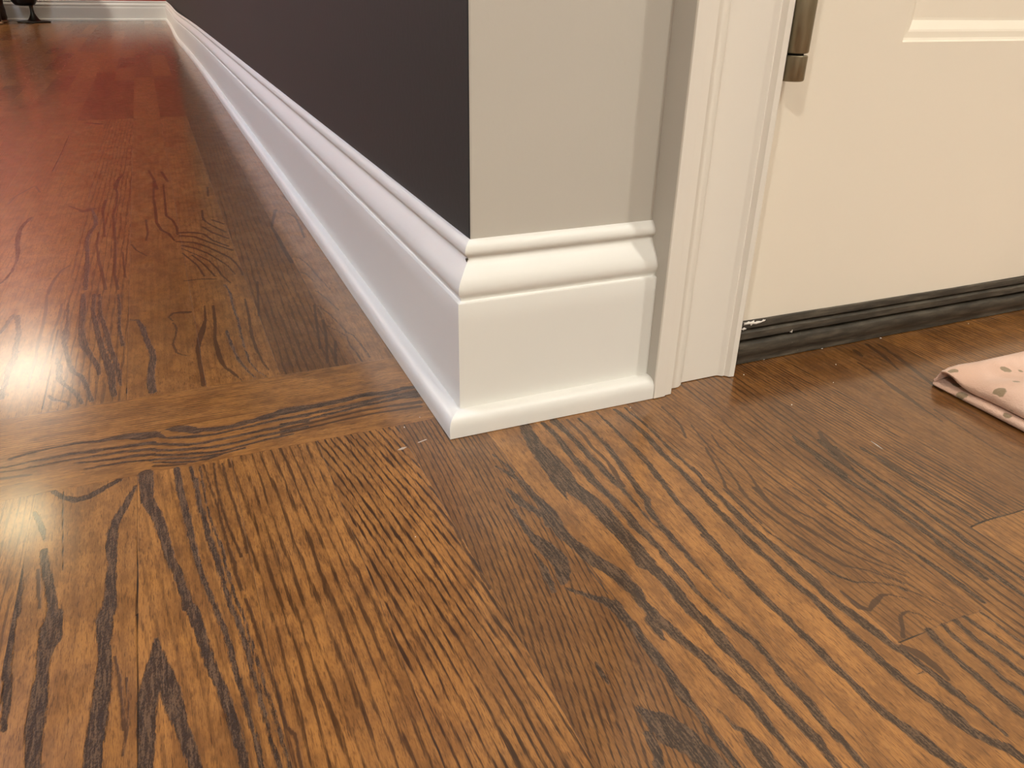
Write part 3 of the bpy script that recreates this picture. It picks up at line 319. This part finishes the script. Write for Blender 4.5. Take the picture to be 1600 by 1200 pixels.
VX, FQ, GCO, GPH, GSD = [], [], [], [], []
base_i = 0
def add_board(x0, x1, y0, y1, nx, ny, along='y', near=False, ph=None, amt=.8, tone=.5, seed=None, xs=None, ys=None):
    global base_i
    xs = np.linspace(x0, x1, nx) if xs is None else xs
    ys = np.linspace(y0, y1, ny) if ys is None else ys
    nx, ny = len(xs), len(ys)
    gx, gy = np.meshgrid(xs, ys); gx = gx.ravel(); gy = gy.ravel()
    seed = rng.uniform(0, 60) if seed is None else seed
    if ph is None:
        kind = rng.integers(0, 3)
        if kind == 0:
            xc = x0+(x1-x0)*rng.uniform(.2, .8); s = rng.choice([-1, 1])
            f = lambda X, Y: s*(Y-y0)*rng_a + ((X-xc)/.0075)**2*.55
            rng_a = rng.uniform(9, 18)
        else:
            k = rng.uniform(-.06, .06); sp = rng.uniform(.0032, .0065)
            f = lambda X, Y: (X-x0-k*(Y-y0))/sp
        if along == 'x':
            g_ = f; f = lambda X, Y: (Y-y0)/.0036
        ph = f
    P = ph(gx, gy)
    if near:
        b_ = sdf(gx, gy, ST['b']); f_ = sdf(gx, gy, ST['f']); g_ = sdf(gx, gy, ST['g'])
        ed = np.minimum(gx-x0, x1-gx) if along == 'y' else np.minimum(gy-y0, y1-gy)
        g_ = np.minimum(g_, ed*1000+.08)
    else:
        b_ = f_ = np.full(gx.shape, 9.0); g_ = np.full(gx.shape, 9.0)
    z = np.zeros_like(gx)
    VX.append(np.stack([gx, gy, z], 1))
    ac, al = (gx, gy) if along == 'y' else (gy, gx)
    GCO.append(np.stack([ac, al, np.full_like(gx, seed)], 1))
    GPH.append(np.stack([P, np.full_like(gx, amt), np.full_like(gx, tone)], 1))
    GSD.append(np.stack([b_, f_, g_], 1))
    ii = np.arange(nx*ny).reshape(ny, nx) + base_i
    FQ.append(np.stack([ii[:-1, :-1], ii[:-1, 1:], ii[1:, 1:], ii[1:, :-1]], -1).reshape(-1, 4))
    base_i += nx*ny

W57 = .0574
HY0, HY1 = .0330, .1460
# boards in front of the header strip (hall side)
def lin(x0, k, sp, y0=0., curve=0., off=0.):
    return lambda X, Y: (X-x0-k*(Y-y0)-curve*(Y-y0)**2)/sp+off
spec = {  # lower tones by the corner and door also put dimmer light into board colour
  -7: dict(ph=lin(-.26, -.02, .012), amt=.10, tone=.62),
  -6: dict(ph=lin(-.20, -.10, .0062), amt=.35, tone=.68),
  -5: dict(ph=lin(-.143, -.055, .0062), amt=.80, tone=.70),
  -4: dict(ph=lin(-.086, -.17, .0046, curve=-.25), amt=.95, tone=.66),
  -3: dict(ph=lin(-.0286, .02, .0034, curve=-.45), amt=.85, tone=.33),
  -2: dict(ph=lin(.0286, .0, .0055), amt=.16, tone=.66),
  -1: dict(ph=lin(.0857, .0, .0090), amt=.10, tone=.72),
   0: dict(ph=lin(.1429, -.05, .0038), amt=.50, tone=.44),
   1: dict(ph=lin(.1998, .03, .0056), amt=.8, tone=.38),
   2: dict(ph=lin(.2583, -.05, .0034), amt=.95, tone=.34),
   3: dict(ph=lin(.3157, .02, .0052), amt=.30, tone=.28),
   4: dict(ph=lin(.373, .02, .0060), amt=.45, tone=.24),
}
DY = .00095
for k in range(-70, 36):
    x0 = .1429+W57*k; x1 = x0+W57
    sp = spec.get(k)
    if sp:
        cuts = [-.46, HY0]
        if k == 0: cuts = [-.46, -.2625, HY0]
        if k == 2: cuts = [-.46, -.2100, HY0]
        for a, b_ in zip(cuts[:-1], cuts[1:]):
            q = dict(sp)
            if k == 0 and b_ < 0: q = dict(ph=lin(.1429, .02, .012), amt=.06, tone=.58)
            if k == 2 and b_ < 0: q = dict(ph=lin(.2583, .02, .0045), amt=.45, tone=.62)
            if k >= 3: q['near'] = True
            st = DY if k < 3 else .0016
            add_board(x0, x1, a, b_, int(W57/st)+1, max(2, int((b_-a)/st)), near=True, seed=11.3*k+(5 if b_ < 0 else 0), **{kk: vv for kk, vv in q.items() if kk != 'near'})
        y_end = -.46
    else:
        y_end = HY0
    # the rest of the row, in random lengths
    y = y_end; ymin = -3.4
    while y > ymin:
        ln_ = rng.uniform(.35, 1.0); y2 = max(ymin, y-ln_)
        if x1 > -2.6 or y2 > -3.4:
            add_board(x0, x1, y2, y, 9, max(3, int((y-y2)/.03)), amt=rng.uniform(.4, .9), tone=rng.uniform(.35, .7))
        y = y2
# header strip: two boards laid crosswise at the end of the charcoal wall
HM = (HY0+HY1)/2
add_board(-.34, .02, HM, HY1, 320, 58, along='x', near=True, ph=lambda X, Y: (Y-.09+.02*X)/.0029, amt=.62, tone=.66, seed=3.1)
add_board(-.34, .03, HY0, HM, 330, 58, along='x', near=True, ph=lambda X, Y: (Y-.03+.01*X)/.0040, amt=.15, tone=.60, seed=8.4)
x = -.34
while x > -3.9:
    for (a, b_) in ((HM, HY1), (HY0, HM)):
        add_board(x-.9, x, a, b_, 30, 9, along='x', ph=lambda X, Y: (Y-.03)/.0036, amt=.6, tone=.5)
    x -= .9
# far room boards
UX = -.2090
usp = {-3: dict(amt=.3, tone=.45), -2: dict(amt=.25, tone=.52), -1: dict(amt=.70, tone=.50), 0: dict(amt=.12, tone=.46), 1: dict(amt=.22, tone=.50),
       2: dict(amt=.6, tone=.20), 3: dict(amt=.25, tone=.42)}
for k in range(-66, 4):
    x0 = UX+.0571*k; x1 = x0+.0571
    y = HY1
    if k in usp:
        ysn = np.concatenate([np.arange(HY1, .62, .0016), np.arange(.62, 1.6, .005), [1.6]])
        add_board(x0, x1, HY1, 1.6, 40, 0, near=True, ph=lin(x0, .02, .0060), seed=7.7*k+2, ys=ysn, **usp[k])
        y = 1.6
    while y < 6.56:
        y2 = min(6.56, y+rng.uniform(.3, 1.1))
        add_board(x0, x1, y, y2, 9, max(3, int((y2-y)/.03)), amt=rng.uniform(.3, .8), tone=rng.uniform(.12, .70))
        y = y2
V_ = np.concatenate(VX); Q_ = np.concatenate(FQ)
me = bpy.data.meshes.new('floor')
me.vertices.add(len(V_)); me.vertices.foreach_set('co', V_.ravel().astype('f'))
me.loops.add(len(Q_)*4); me.loops.foreach_set('vertex_index', Q_.ravel().astype('i'))
me.polygons.add(len(Q_)); me.polygons.foreach_set('loop_start', (np.arange(len(Q_))*4).astype('i'))
try: me.polygons.foreach_set('loop_total', np.full(len(Q_), 4, 'i'))
except Exception: pass
me.update(calc_edges=True)
for nm, arr in (('gco', GCO), ('gph', GPH), ('gsd', GSD)):
    at = me.attributes.new(nm, 'FLOAT_VECTOR', 'POINT')
    at.data.foreach_set('vector', np.concatenate(arr).ravel().astype('f'))
floor = struct(link_mesh('floor', me, M['oak']))

# ------------------------------------------------------------------ walls and ceiling
def quadwall(name, boxes, m):
    bm = bmesh.new()
    for bx in boxes: box(bm, *bx)
    return struct(obj(name, bm, m))
XL, XR, YF = -3.9, 2.15, -3.3
# partition: charcoal towards the far room, greige on its end and hall side
bm = bmesh.new()
c = .0016
prof = [(WALL, 6.545), (WALL, WALL+c), (WALL+c*.3, WALL+c*.3), (WALL+c, WALL), (L+.0002, WALL), (L+.0002, WALL+.10), (WALL+.13, WALL+.13), (WALL+.13, 6.545)]
R = []
for z in (0, CEIL):
    R.append([bm.verts.new((x, y, z)) for x, y in prof])
n = len(prof)
for i in range(n):
    j = (i+1) % n
    f = bm.faces.new((R[0][i], R[0][j], R[1][j], R[1][i]))
    f.material_index = 0 if i in (0, 1) else 1
bm.faces.new(R[1]); bm.faces.new(list(reversed(R[0])))
wl = struct(obj('wall_left', bm, [M['charcoal'], M['greige']]))
# hall wall around the door
DX0, DX1, DZ = .2625, 1.075, 2.045       # door opening
DFY = .0265                              # door face
quadwall('wall_front', [(L+.0002, DX0-.0125, .0262, .12, 0, CEIL), (DX1+.0125, XR, .0262, .12, 0, CEIL), (DX0-.0125, DX1+.0125, .0262, .12, DZ+.0125, CEIL)], M['greige'])
quadwall('wall_right', [(XR, XR+.1, YF, .12, 0, CEIL)], M['greige'])
quadwall('wall_back', [(XL, XR+.1, YF-.1, YF, 0, CEIL)], M['greige'])
quadwall('wall_far', [(XL, WALL+.13, YB+WALL, YB+WALL+.1, 0, CEIL)], M['red'])
quadwall('wall_side', [(XL-.1, XL, YF-.1, YB+WALL+.1, 0, CEIL)], M['charcoal'])
quadwall('ceiling', [(XL-.1, XR+.1, YF-.1, .12, CEIL, CEIL+.05), (XL-.1, WALL+.13, .12, YB+.13, CEIL, CEIL+.05)], M['ceiling'])

# ------------------------------------------------------------------ baseboard with shoe moulding
BP = [(.0253, .1352), (.0246, .1351), (.0232, .1340), (.0215, .1322), (.0203, .1302), (.0198, .1283), (.0200, .1268), (.0208, .1255),
      (.0222, .1246), (.0228, .1236), (.0228, .1222), (.0221, .1207), (.0208, .1190), (.0190, .1168), (.0170, .1140), (.0150, .1112), (.0134, .1085),
      (.0126, .1060), (.0124, .1040), (.0127, .1020), (.0134, .1002), (.0142, .0990), (.0147, .0978), (.0147, .0966), (.0142, .0961), (.0130, .0960), (.0121, .0957), (.0117, .0949),
      (.0117, .0800), (.0117, .0500), (.0117, .0150)]
SP = [(.0118, .0168), (.0085, .0169), (.0060, .0166), (.0038, .0158), (.0020, .0143), (.0008, .0122), (.0002, .0098), (0, .0070), (0, .0004)]
# slight bow of the long wall board near its far end
def bow(y):
    return -.013*math.exp(-((y-4.3)/.9)**2) if y < YB else 0
def mould_left(prof):
    rings = []
    ys = [None] + list(np.concatenate([np.linspace(.05, 2.2, 14), np.linspace(2.4, 6.4, 22)])) + ['end']
    for y in ys:
        if y is None: rings.append([(dd, dd, z) for dd, z in prof])
        elif y == 'end': rings.append([(dd, YB+dd, z) for dd, z in prof])
        else: rings.append([(dd+bow(y), y, z) for dd, z in prof])
    return rings
def mould(name, rings, m, parent=None, sm=40):
    bm = bmesh.new(); loft(bm, rings)
    return obj(name, bm, m, parent, smooth=sm)
b1 = struct(mould('baseboard_left', mould_left(BP), M['trim'])); mould('shoe_moulding', mould_left(SP), M['trim'], b1)
def mould_short(prof): return [[(dd, dd, z) for dd, z in prof], [(L, dd, z) for dd, z in prof]]
b2 = struct(mould('baseboard_front', mould_short(BP), M['trim'])); mould('shoe_moulding', mould_short(SP), M['trim'], b2)
def mould_far(prof): return [[(dd, YB+dd, z) for dd, z in prof], [(XL, YB+dd, z) for dd, z in prof]]
b3 = struct(mould('baseboard_far', mould_far(BP), M['trim'])); mould('shoe_moulding', mould_far(SP), M['trim'], b3)
# opened joint of the mitred cap: a dark nick in the corner
bm = bmesh.new(); bmesh.ops.create_icosphere(bm, subdivisions=2, radius=.0009)
for vv in bm.verts: vv.co = Vector((vv.co.x*.9, vv.co.y*.9, vv.co.z*1.5)) * (1+.3*math.sin(vv.co.x*9000+vv.co.z*5000)) + Vector((.0216, .0216, .1226))
nick = obj('mitre_gap', bm, paint('dark_caulk_gap', (.05, .035, .02), .9), b2); nick['label'] = 'dark open joint in the corner mitre'

# ------------------------------------------------------------------ door casing
TOP = 2.12
cas = [(L, WALL+.02), (L, .0006), (L+.0006, -.0006), (.1775, -.0004), (.1779, .0008), (.1842, .0012), (.1848, .0026), (.1858, .0088), (.1872, .0098), (.1895, .0092), (.1925, .0086),
       (.1962, .0090), (.1990, .0106), (.2010, .0122), (.2020, .0146), (.2045, .0150), (.2380, .0153), (.2392, .0147), (.2410, .0128), (.2424, .0122), (.2436, .0126), (.2448, .0112), (.2462, .0092), (.2500, .0084), (.2512, .0092), (.2514, .0110), (.2514, .0262)]
bm = bmesh.new()
rings = [[(x, y, z) for x, y in cas] for z in (0.0006, TOP)]
R = loft(bm, rings)
bm.faces.ensure_lookup_table()
for f in bm.faces:
    cx_ = sum(v.co.x for v in f.verts)/4
    if abs(cx_-L) < 1e-4: f.material_index = 1
cs = struct(obj('trim_1', bm, [M['casing'], M['greige']], smooth=30))
cs['label'] = 'white fluted door casing with a greige painted edge'
bm = bmesh.new()
mir = [(DX0+DX1-x, y) for x, y in cas]
loft(bm, [[(x, y, z) for x, y in mir] for z in (0.0006, TOP)])
struct(obj('trim_2', bm, M['casing'], smooth=30))
bm = bmesh.new()
loft(bm, [[(x, y, 2.045+.0111+(.2514-x_)) for (x_, y) in cas] for x in (.16, DX1+.10)])
struct(obj('trim_3', bm, M['casing'], smooth=30))
# jamb
quadwall('trim_4', [(.2500, DX0-.001, .0262, .12, 0, DZ+.012), (DX1+.001, DX1+.0125, .0262, .12, 0, DZ+.012), (.25, DX1+.0125, .0262, .12, DZ+.001, DZ+.0125)], M['casing'])

# ------------------------------------------------------------------ door
door = struct(empty('door_1', (DX0, DFY, 0)))
def rel(bm):
    for v in bm.verts: v.co -= Vector((DX0, DFY, 0))
    return bm
# slab with recessed panels, front face at DFY
PX = [(.375, .622), (.718, .965)]
PZ = [(.2520, .92), (1.07, 1.90)]
DB = .0385
xs = sorted({DX0+.001, DX1-.001, *[v for p_ in PX for v in p_]}); zs = sorted({DB, DZ-.002, *[v for p_ in PZ for v in p_]})
bm = bmesh.new()
V2 = {}
def gv(x, y, z):
    key = (round(x, 5), round(y, 5), round(z, 5))
    if key not in V2: V2[key] = bm.verts.new((x, y, z))
    return V2[key]
for x0, x1 in zip(xs[:-1], xs[1:]):
    for z0, z1 in zip(zs[:-1], zs[1:]):
        if any(abs(x0-a) < 1e-5 for a, _ in PX) and any(abs(z0-a) < 1e-5 for a, _ in PZ):
            # stepped sticking: bevel, fillet, wide bevel, flat field
            steps = [(0, 0), (.0012, .0022), (.0028, .0030), (.0070, .0034), (.0085, .0040), (.0148, .0088), (.0165, .0090)]
            prev = None
            for ins, dep in steps:
                ring = [gv(x0+ins, DFY+dep, z0+ins), gv(x1-ins, DFY+dep, z0+ins), gv(x1-ins, DFY+dep, z1-ins), gv(x0+ins, DFY+dep, z1-ins)]
                if prev:
                    for i in range(4): bm.faces.new((prev[i], prev[(i+1) % 4], ring[(i+1) % 4], ring[i]))
                prev = ring
            bm.faces.new(prev)
        else:
            bm.faces.new((gv(x0, DFY, z0), gv(x1, DFY, z0), gv(x1, DFY, z1), gv(x0, DFY, z1)))
x0, x1, z0, z1 = xs[0], xs[-1], zs[0], zs[-1]; yb = DFY+.044
def strip(pts_front):
    for a, b_ in zip(pts_front[:-1], pts_front[1:]):
        bm.faces.new((gv(a[0], DFY, a[1]), gv(b_[0], DFY, b_[1]), gv(b_[0], yb, b_[1]), gv(a[0], yb, a[1])))
strip([(x, z0) for x in xs]); strip([(x, z1) for x in xs]); strip([(x0, z) for z in zs]); strip([(x1, z) for z in zs])
slab = obj('door_slab', rel(bm), M['door'], door)
# ridged dark sweep along the bottom edge
SW = [(.0, .0408), (-.0020, .0406), (-.0024, .0398), (-.0024, .0348), (-.0018, .0340), (.0014, .0334), (.0014, .0318), (-.0020, .0312), (-.0030, .0304), (-.0032, .0252), (-.0024, .0242),
      (.0024, .0238), (.0024, .0214), (-.0022, .0206), (-.0038, .0196), (-.0046, .0170), (-.0042, .0130), (-.0028, .0090), (-.0012, .0060), (-.0006, .0030), (-.0008, .0008), (.010, .0008), (.010, .0408)]
bm = bmesh.new()
rings = []
for i in range(60):
    t_ = i/59; x = .2632+t_*(DX1-.2642-.0005)
    dz = -.0030*min(1, (x-.263)/.35)          # the sweep sags slightly to the right
    wv = .00012*math.sin(x*61)+.00008*math.sin(x*170)
    rings.append([(x, DFY+yy*1.0+wv*(1 if zz < .03 else .3), max(.0008, zz+(dz+wv*.6)*(zz/.04))) for yy, zz in SW])
loft(bm, rings, close=True)
sw_ = obj('door_sweep', rel(bm), M['sweep'], door, smooth=35); sw_['label'] = 'dark dusty ridged rubber sweep on the door bottom'
# ragged white paint edge drips onto the sweep at its left end
bm = bmesh.new()
for (xx, zz, ww, hh) in [(.2690, .0392, .0040, .0014), (.2745, .0388, .0030, .0020), (.2800, .0384, .0046, .0012), (.2860, .0392, .0020, .0010), (.2665, .0345, .0022, .0012), (.3190, .0252, .0016, .0022)]:
    k0 = 10
    cen = bm.verts.new((xx, DFY-.0034, zz)); ring = []
    for q in range(k0):
        a = 2*math.pi*q/k0; rr_ = 1+.35*math.sin(q*2.7+xx*900)
        ring.append(bm.verts.new((xx+ww*rr_*math.cos(a), DFY-.0027, zz+hh*rr_*math.sin(a))))
    for q in range(k0): bm.faces.new((cen, ring[q], ring[(q+1) % k0]))
pd = obj('paint_smear', rel(bm), M['white_chip'], sw_); pd.location = (0, 0, 0); pd['label'] = 'chipped white paint smears'
# hinge: knuckles, pin tip and leaf
HX, HYc, HR = .2615, .0120, .0083
def hinge(zb):
    hg = empty('hinge', (0, 0, 0), door); hg['label'] = 'aged brass hinge'
    segs = [(zb, zb+.0168), (zb+.0180, zb+.0540), (zb+.0548, zb+.0890), (zb+.0898, zb+.1070)]
    for a, b_ in segs:
        bm = bmesh.new()
        lathe(bm, [(0.0001, a), (HR-.0014, a), (HR-.0004, a+.0004), (HR, a+.0012), (HR, b_-.0005), (HR-.0005, b_), (.0001, b_)], (HX, HYc, 0), 40)
        obj('knuckle', rel(bm), M['brass'], hg, smooth=40)
    bm = bmesh.new(); lathe(bm, [(.0001, zb+.002), (HR-.0030, zb+.002), (HR-.0030, zb+.105), (.0001, zb+.105)], (HX, HYc, 0), 24)
    obj('pin', rel(bm), paint('hinge_gap_dark', (.01, .008, .005), .8), hg)
    bm = bmesh.new(); box(bm, HX-.0011, HX+.0011, HYc+.006, DFY+.012, zb+.001, zb+.106)
    obj('leaf', rel(bm), M['brass'], hg)
hinge(.2288); hinge(1.72)
# knob on the far stile
bm = bmesh.new()
lathe(bm, [(.0001, 0), (.030, 0), (.031, .004), (.012, .010), (.011, .030), (.024, .040), (.028, .055), (.020, .066), (.0001, .070)], (0, 0, 0), 32)
for v in bm.verts: v.co = Vector((DX1-.065+v.co.x, DFY+.0005-v.co.z, .92+v.co.y))
obj('door_knob', rel(bm), M['brass'], door, smooth=50)

# ------------------------------------------------------------------ folded cloth on the floor
def cloth_section(y, y0, y1):
    """C-shaped cross-section (x, z): two soft layers folded at the back, open to the left"""
    q = y1-y                                  # distance from the back fold
    xl = .3930-.0015*math.sin(q*22)
    e5 = min(1, q/.055); e5 = e5*e5*(3-2*e5)
    lo = .0034+.0028*e5
    slit = max(0, min(1, (q-.0022)/.0022))
    gp = (.0085*math.exp(-((q-.009)/.014)**2)+.0006)*slit+.0002
    ut = .0034+.0074*e5+.0012*math.sin(q*60)*e5
    dep = .0012+.085*slit
    T = lo+gp+ut
    zm = lo+gp
    xr = .66
    uo = xl+.0030*slit+.0020*e5
    top = []
    for s_ in np.linspace(0, 1, 24):
        x = xr+(uo+.007-xr)*s_
        z = T+(.0018*math.sin(x*62+y*45)+.0014*math.sin(x*27-y*70)+.0009*math.sin(x*150-y*120))*e5-.0022*e5*math.exp(-((x-uo-.030+y*.08)/.006)**2) + .0012*math.exp(-((x-uo-.02)/.012)**2)
        top.append((x, z))
    nose = [(uo+.0035, T-.0010), (uo+.0012, T-ut*.30), (uo, zm+ut*.50), (uo+.0006, zm+ut*.18), (uo+.0028, zm)]
    inn = [(uo+.010, zm-.0002), (uo+dep*.65, zm-gp*.15), (uo+dep, lo+gp*.5), (xl+dep*.65, lo+gp*.1), (xl+.008, lo)]
    low = [(xl+.0030, lo), (xl+.0008, lo*.80), (xl, lo*.5), (xl+.0008, lo*.2), (xl+.004, .0004), (xr, .0004)]
    return top+nose+inn+low
bm = bmesh.new(); y0c, y1c = -.30, -.0620
rings = []
qs = [0, .0004, .0010, .0016, .0022, .0028, .0034, .0044, .0060, .0080, .0105, .013, .016, .020, .025, .030]+list(np.linspace(.036, y1c-y0c, 34))
for q in qs:
    y = y1c-q; sec = cloth_section(y, y0c, y1c)
    k_ = [.45, .74, .88, .95, .985][qs.index(q)] if q <= .0022 else 1
    H_ = max(z for _, z in sec)
    sh = .004*math.exp(-q/.0012)
    rings.append([(x+sh, y, H_*.5+(z-H_*.5)*k_) for x, z in sec])
loft(bm, rings, close=True)
bmesh.ops.triangulate(bm, faces=[f for f in bm.faces if len(f.verts) > 4])
cl = obj('folded_cloth', bm, M['cloth'], smooth=60)
tag(cl, 'folded pink cloth with brown dots lying on the oak floor before the door', 'cloth')

# ------------------------------------------------------------------ crumbs and a splinter
def crumb(name, x, y, sx, sy, sz, rot=0):
    bm = bmesh.new(); bmesh.ops.create_icosphere(bm, subdivisions=2, radius=1)
    for v in bm.verts:
        k_ = 1+.25*math.sin(v.co.x*5+x*800)*math.cos(v.co.y*4+y*500)
        v.co = Vector((v.co.x*sx*k_, v.co.y*sy*k_, v.co.z*sz*k_))
    o = obj(name, bm, M['white_chip'], smooth=60); o.location = (x, y, sz*.9); o.rotation_euler = (0, 0, rot); return o
CR = [(-0.025, 0.0285, 0.0009, 'white crumb left of the white corner, topmost of the specks there'), (-0.0103, 0.0387, 0.0005, 'tiny white speck beside the toe of the long shoe moulding'), (0.2621, -0.0481, 0.001, 'white crumb on the floor below the middle of the casing and door sweep'), (0.2961, 0.0265, 0.0016, 'pale crumb against the left end of the dark door sweep'), (0.3607, 0.0259, 0.0013, 'pale crumb lying against the dark door sweep right of the leftmost one'), (0.3481, -0.0045, 0.001, 'white crumb a little below the dark door sweep'), (0.4291, 0.024, 0.0014, 'pale crumb touching the door sweep near its middle'), (0.2607, 0.0083, 0.001, 'white crumb just right of the casing foot'), (0.5386, 0.0198, 0.0009, 'small white speck under the right part of the door sweep'), (0.3209, -0.0302, 0.0007, 'tiny white speck two boards below the door sweep'), (-0.0541, -0.0945, 0.0006, 'tiny white speck on the reddish boards below the corner'), (0.1432, -0.0058, 0.0009, 'white crumb at the floor joint below the short baseboard')]
for (x, y, s, lab) in CR:
    tag(crumb('crumb', x, y, s*.62, s*.42, s*.35, x*50), lab, 'crumb')
SPL = (0.27754999999999996, -0.11825, 0.005860460732741071, -1.6305541531832923)
sp_ = crumb('splinter', *SPL[:2], SPL[2], .00035, .0003, SPL[3])
tag(sp_, 'thin pale splinter lying on the oak boards left of the pink cloth', 'splinter')
# dried caulk smear beside the corner
for (x, y, sx, sy, lab) in [(-0.0346, 0.0014, 0.0035, 0.0012, 'pale dried smear on the floor left of the white corner'), (-0.0185, 0.0059, 0.004, 0.0006, 'thin pale dried smear nearer the white corner')]:
    o = crumb('caulk_smear', x, y, sx, sy, .00008, .3); o.data.materials.clear()
    o.data.materials.append(M['smear'] if 'smear' in M else M.setdefault('smear', paint('caulk_haze', (.42, .34, .27), .5)))
    tag(o, lab, 'smear')

# ------------------------------------------------------------------ things at the far baseboard
# vessel on a flared foot
st = empty('footed_vessel', (-.850, 6.30, 0))
bm = bmesh.new(); lathe(bm, [(.0001, .0005), (.098, .0005), (.105, .004), (.104, .008), (.090, .010), (.050, .012), (.0001, .013)], (0, 0, 0), 64)
obj('base_plate', bm, M['iron'], st, smooth=40)
bm = bmesh.new(); lathe(bm, [(.044, .012), (.036, .018), (.027, .030), (.019, .045), (.013, .060), (.011, .080), (.0125, .100), (.018, .112)], (.002, 0, 0), 40)
obj('flared_foot', bm, M['iron'], st, smooth=60)
bm = bmesh.new()
lathe(bm, [(.0001, .106), (.030, .103), (.058, .108), (.075, .128), (.090, .17), (.098, .24), (.090, .33), (.070, .42), (.052, .47), (.060, .50), (.056, .51), (.044, .47), (.0001, .46)], (-.030, 0, 0), 48, wob=.045)
bd_ = obj('vessel_body', bm, M['black_thing'], st, smooth=60)
tag(st, 'black vessel on a dark flared metal foot before the far white baseboard', 'vessel')
# table with turned leg on tan feet
tb = empty('side_table', (-1.34, 6.20, 0))
for sx in (-1, 1):
    for sy in (-1, 1):
        lx, ly = sx*.27, sy*.14
        bm = bmesh.new()
        lathe(bm, [(.0001, .014), (.052, .014), (.058, .03), (.056, .05), (.060, .08), (.058, .11), (.060, .16), (.045, .20), (.034, .30), (.038, .45), (.045, .54), (.0001, .54)], (lx, ly, 0), 28, wob=.05)
        lg = obj('leg', bm, M['brown'], tb, smooth=50)
        bm = bmesh.new(); lathe(bm, [(.0001, .0005), (.060, .0005), (.068, .005), (.066, .012), (.052, .0145), (.0001, .0145)], (lx, ly-.03, 0), 32)
        ft = obj('foot_pad', bm, M['tan'], lg, smooth=50)
bm = bmesh.new(); box(bm, -.33, .33, -.21, .21, .54, .58)
bmesh.ops.bevel(bm, geom=bm.edges[:], offset=.008, segments=3, affect='EDGES')
obj('table_top', bm, M['brown'], tb, smooth=40)
tag(tb, 'dark brown side table with thick legs on tan foot pads at the far left', 'table')

# ------------------------------------------------------------------ recessed ceiling lamps and added fill lamps
for (xy, rad, pw, colr, lab) in LAMPS:
    lm = empty('recessed_or_fill_lamp', (xy[0], xy[1], CEIL))
    bm = bmesh.new()
    lathe(bm, [(rad+.002, -.0005), (rad+.018, -.0005), (rad+.020, -.005), (rad+.004, -.009), (rad+.001, -.004)], (0, 0, 0), 48)
    obj('trim_ring', bm, M['ceiling'], lm, smooth=40)
    ml, nt, b = mat('lamp_lens'); b.inputs['Base Color'].default_value = (.8, .8, .8, 1)
    b.inputs['Emission Color'].default_value = (*colr, 1); b.inputs['Emission Strength'].default_value = pw/(rad*rad*math.pi*math.pi)*1.0
    bm = bmesh.new(); lathe(bm, [(.0001, -.0045), (rad*.98, -.0045), (rad*.98, -.0005), (.0001, -.0005)], (0, 0, 0), 48)
    obj('lens', bm, ml, lm)
    tag(lm, lab, 'ceiling lamp')
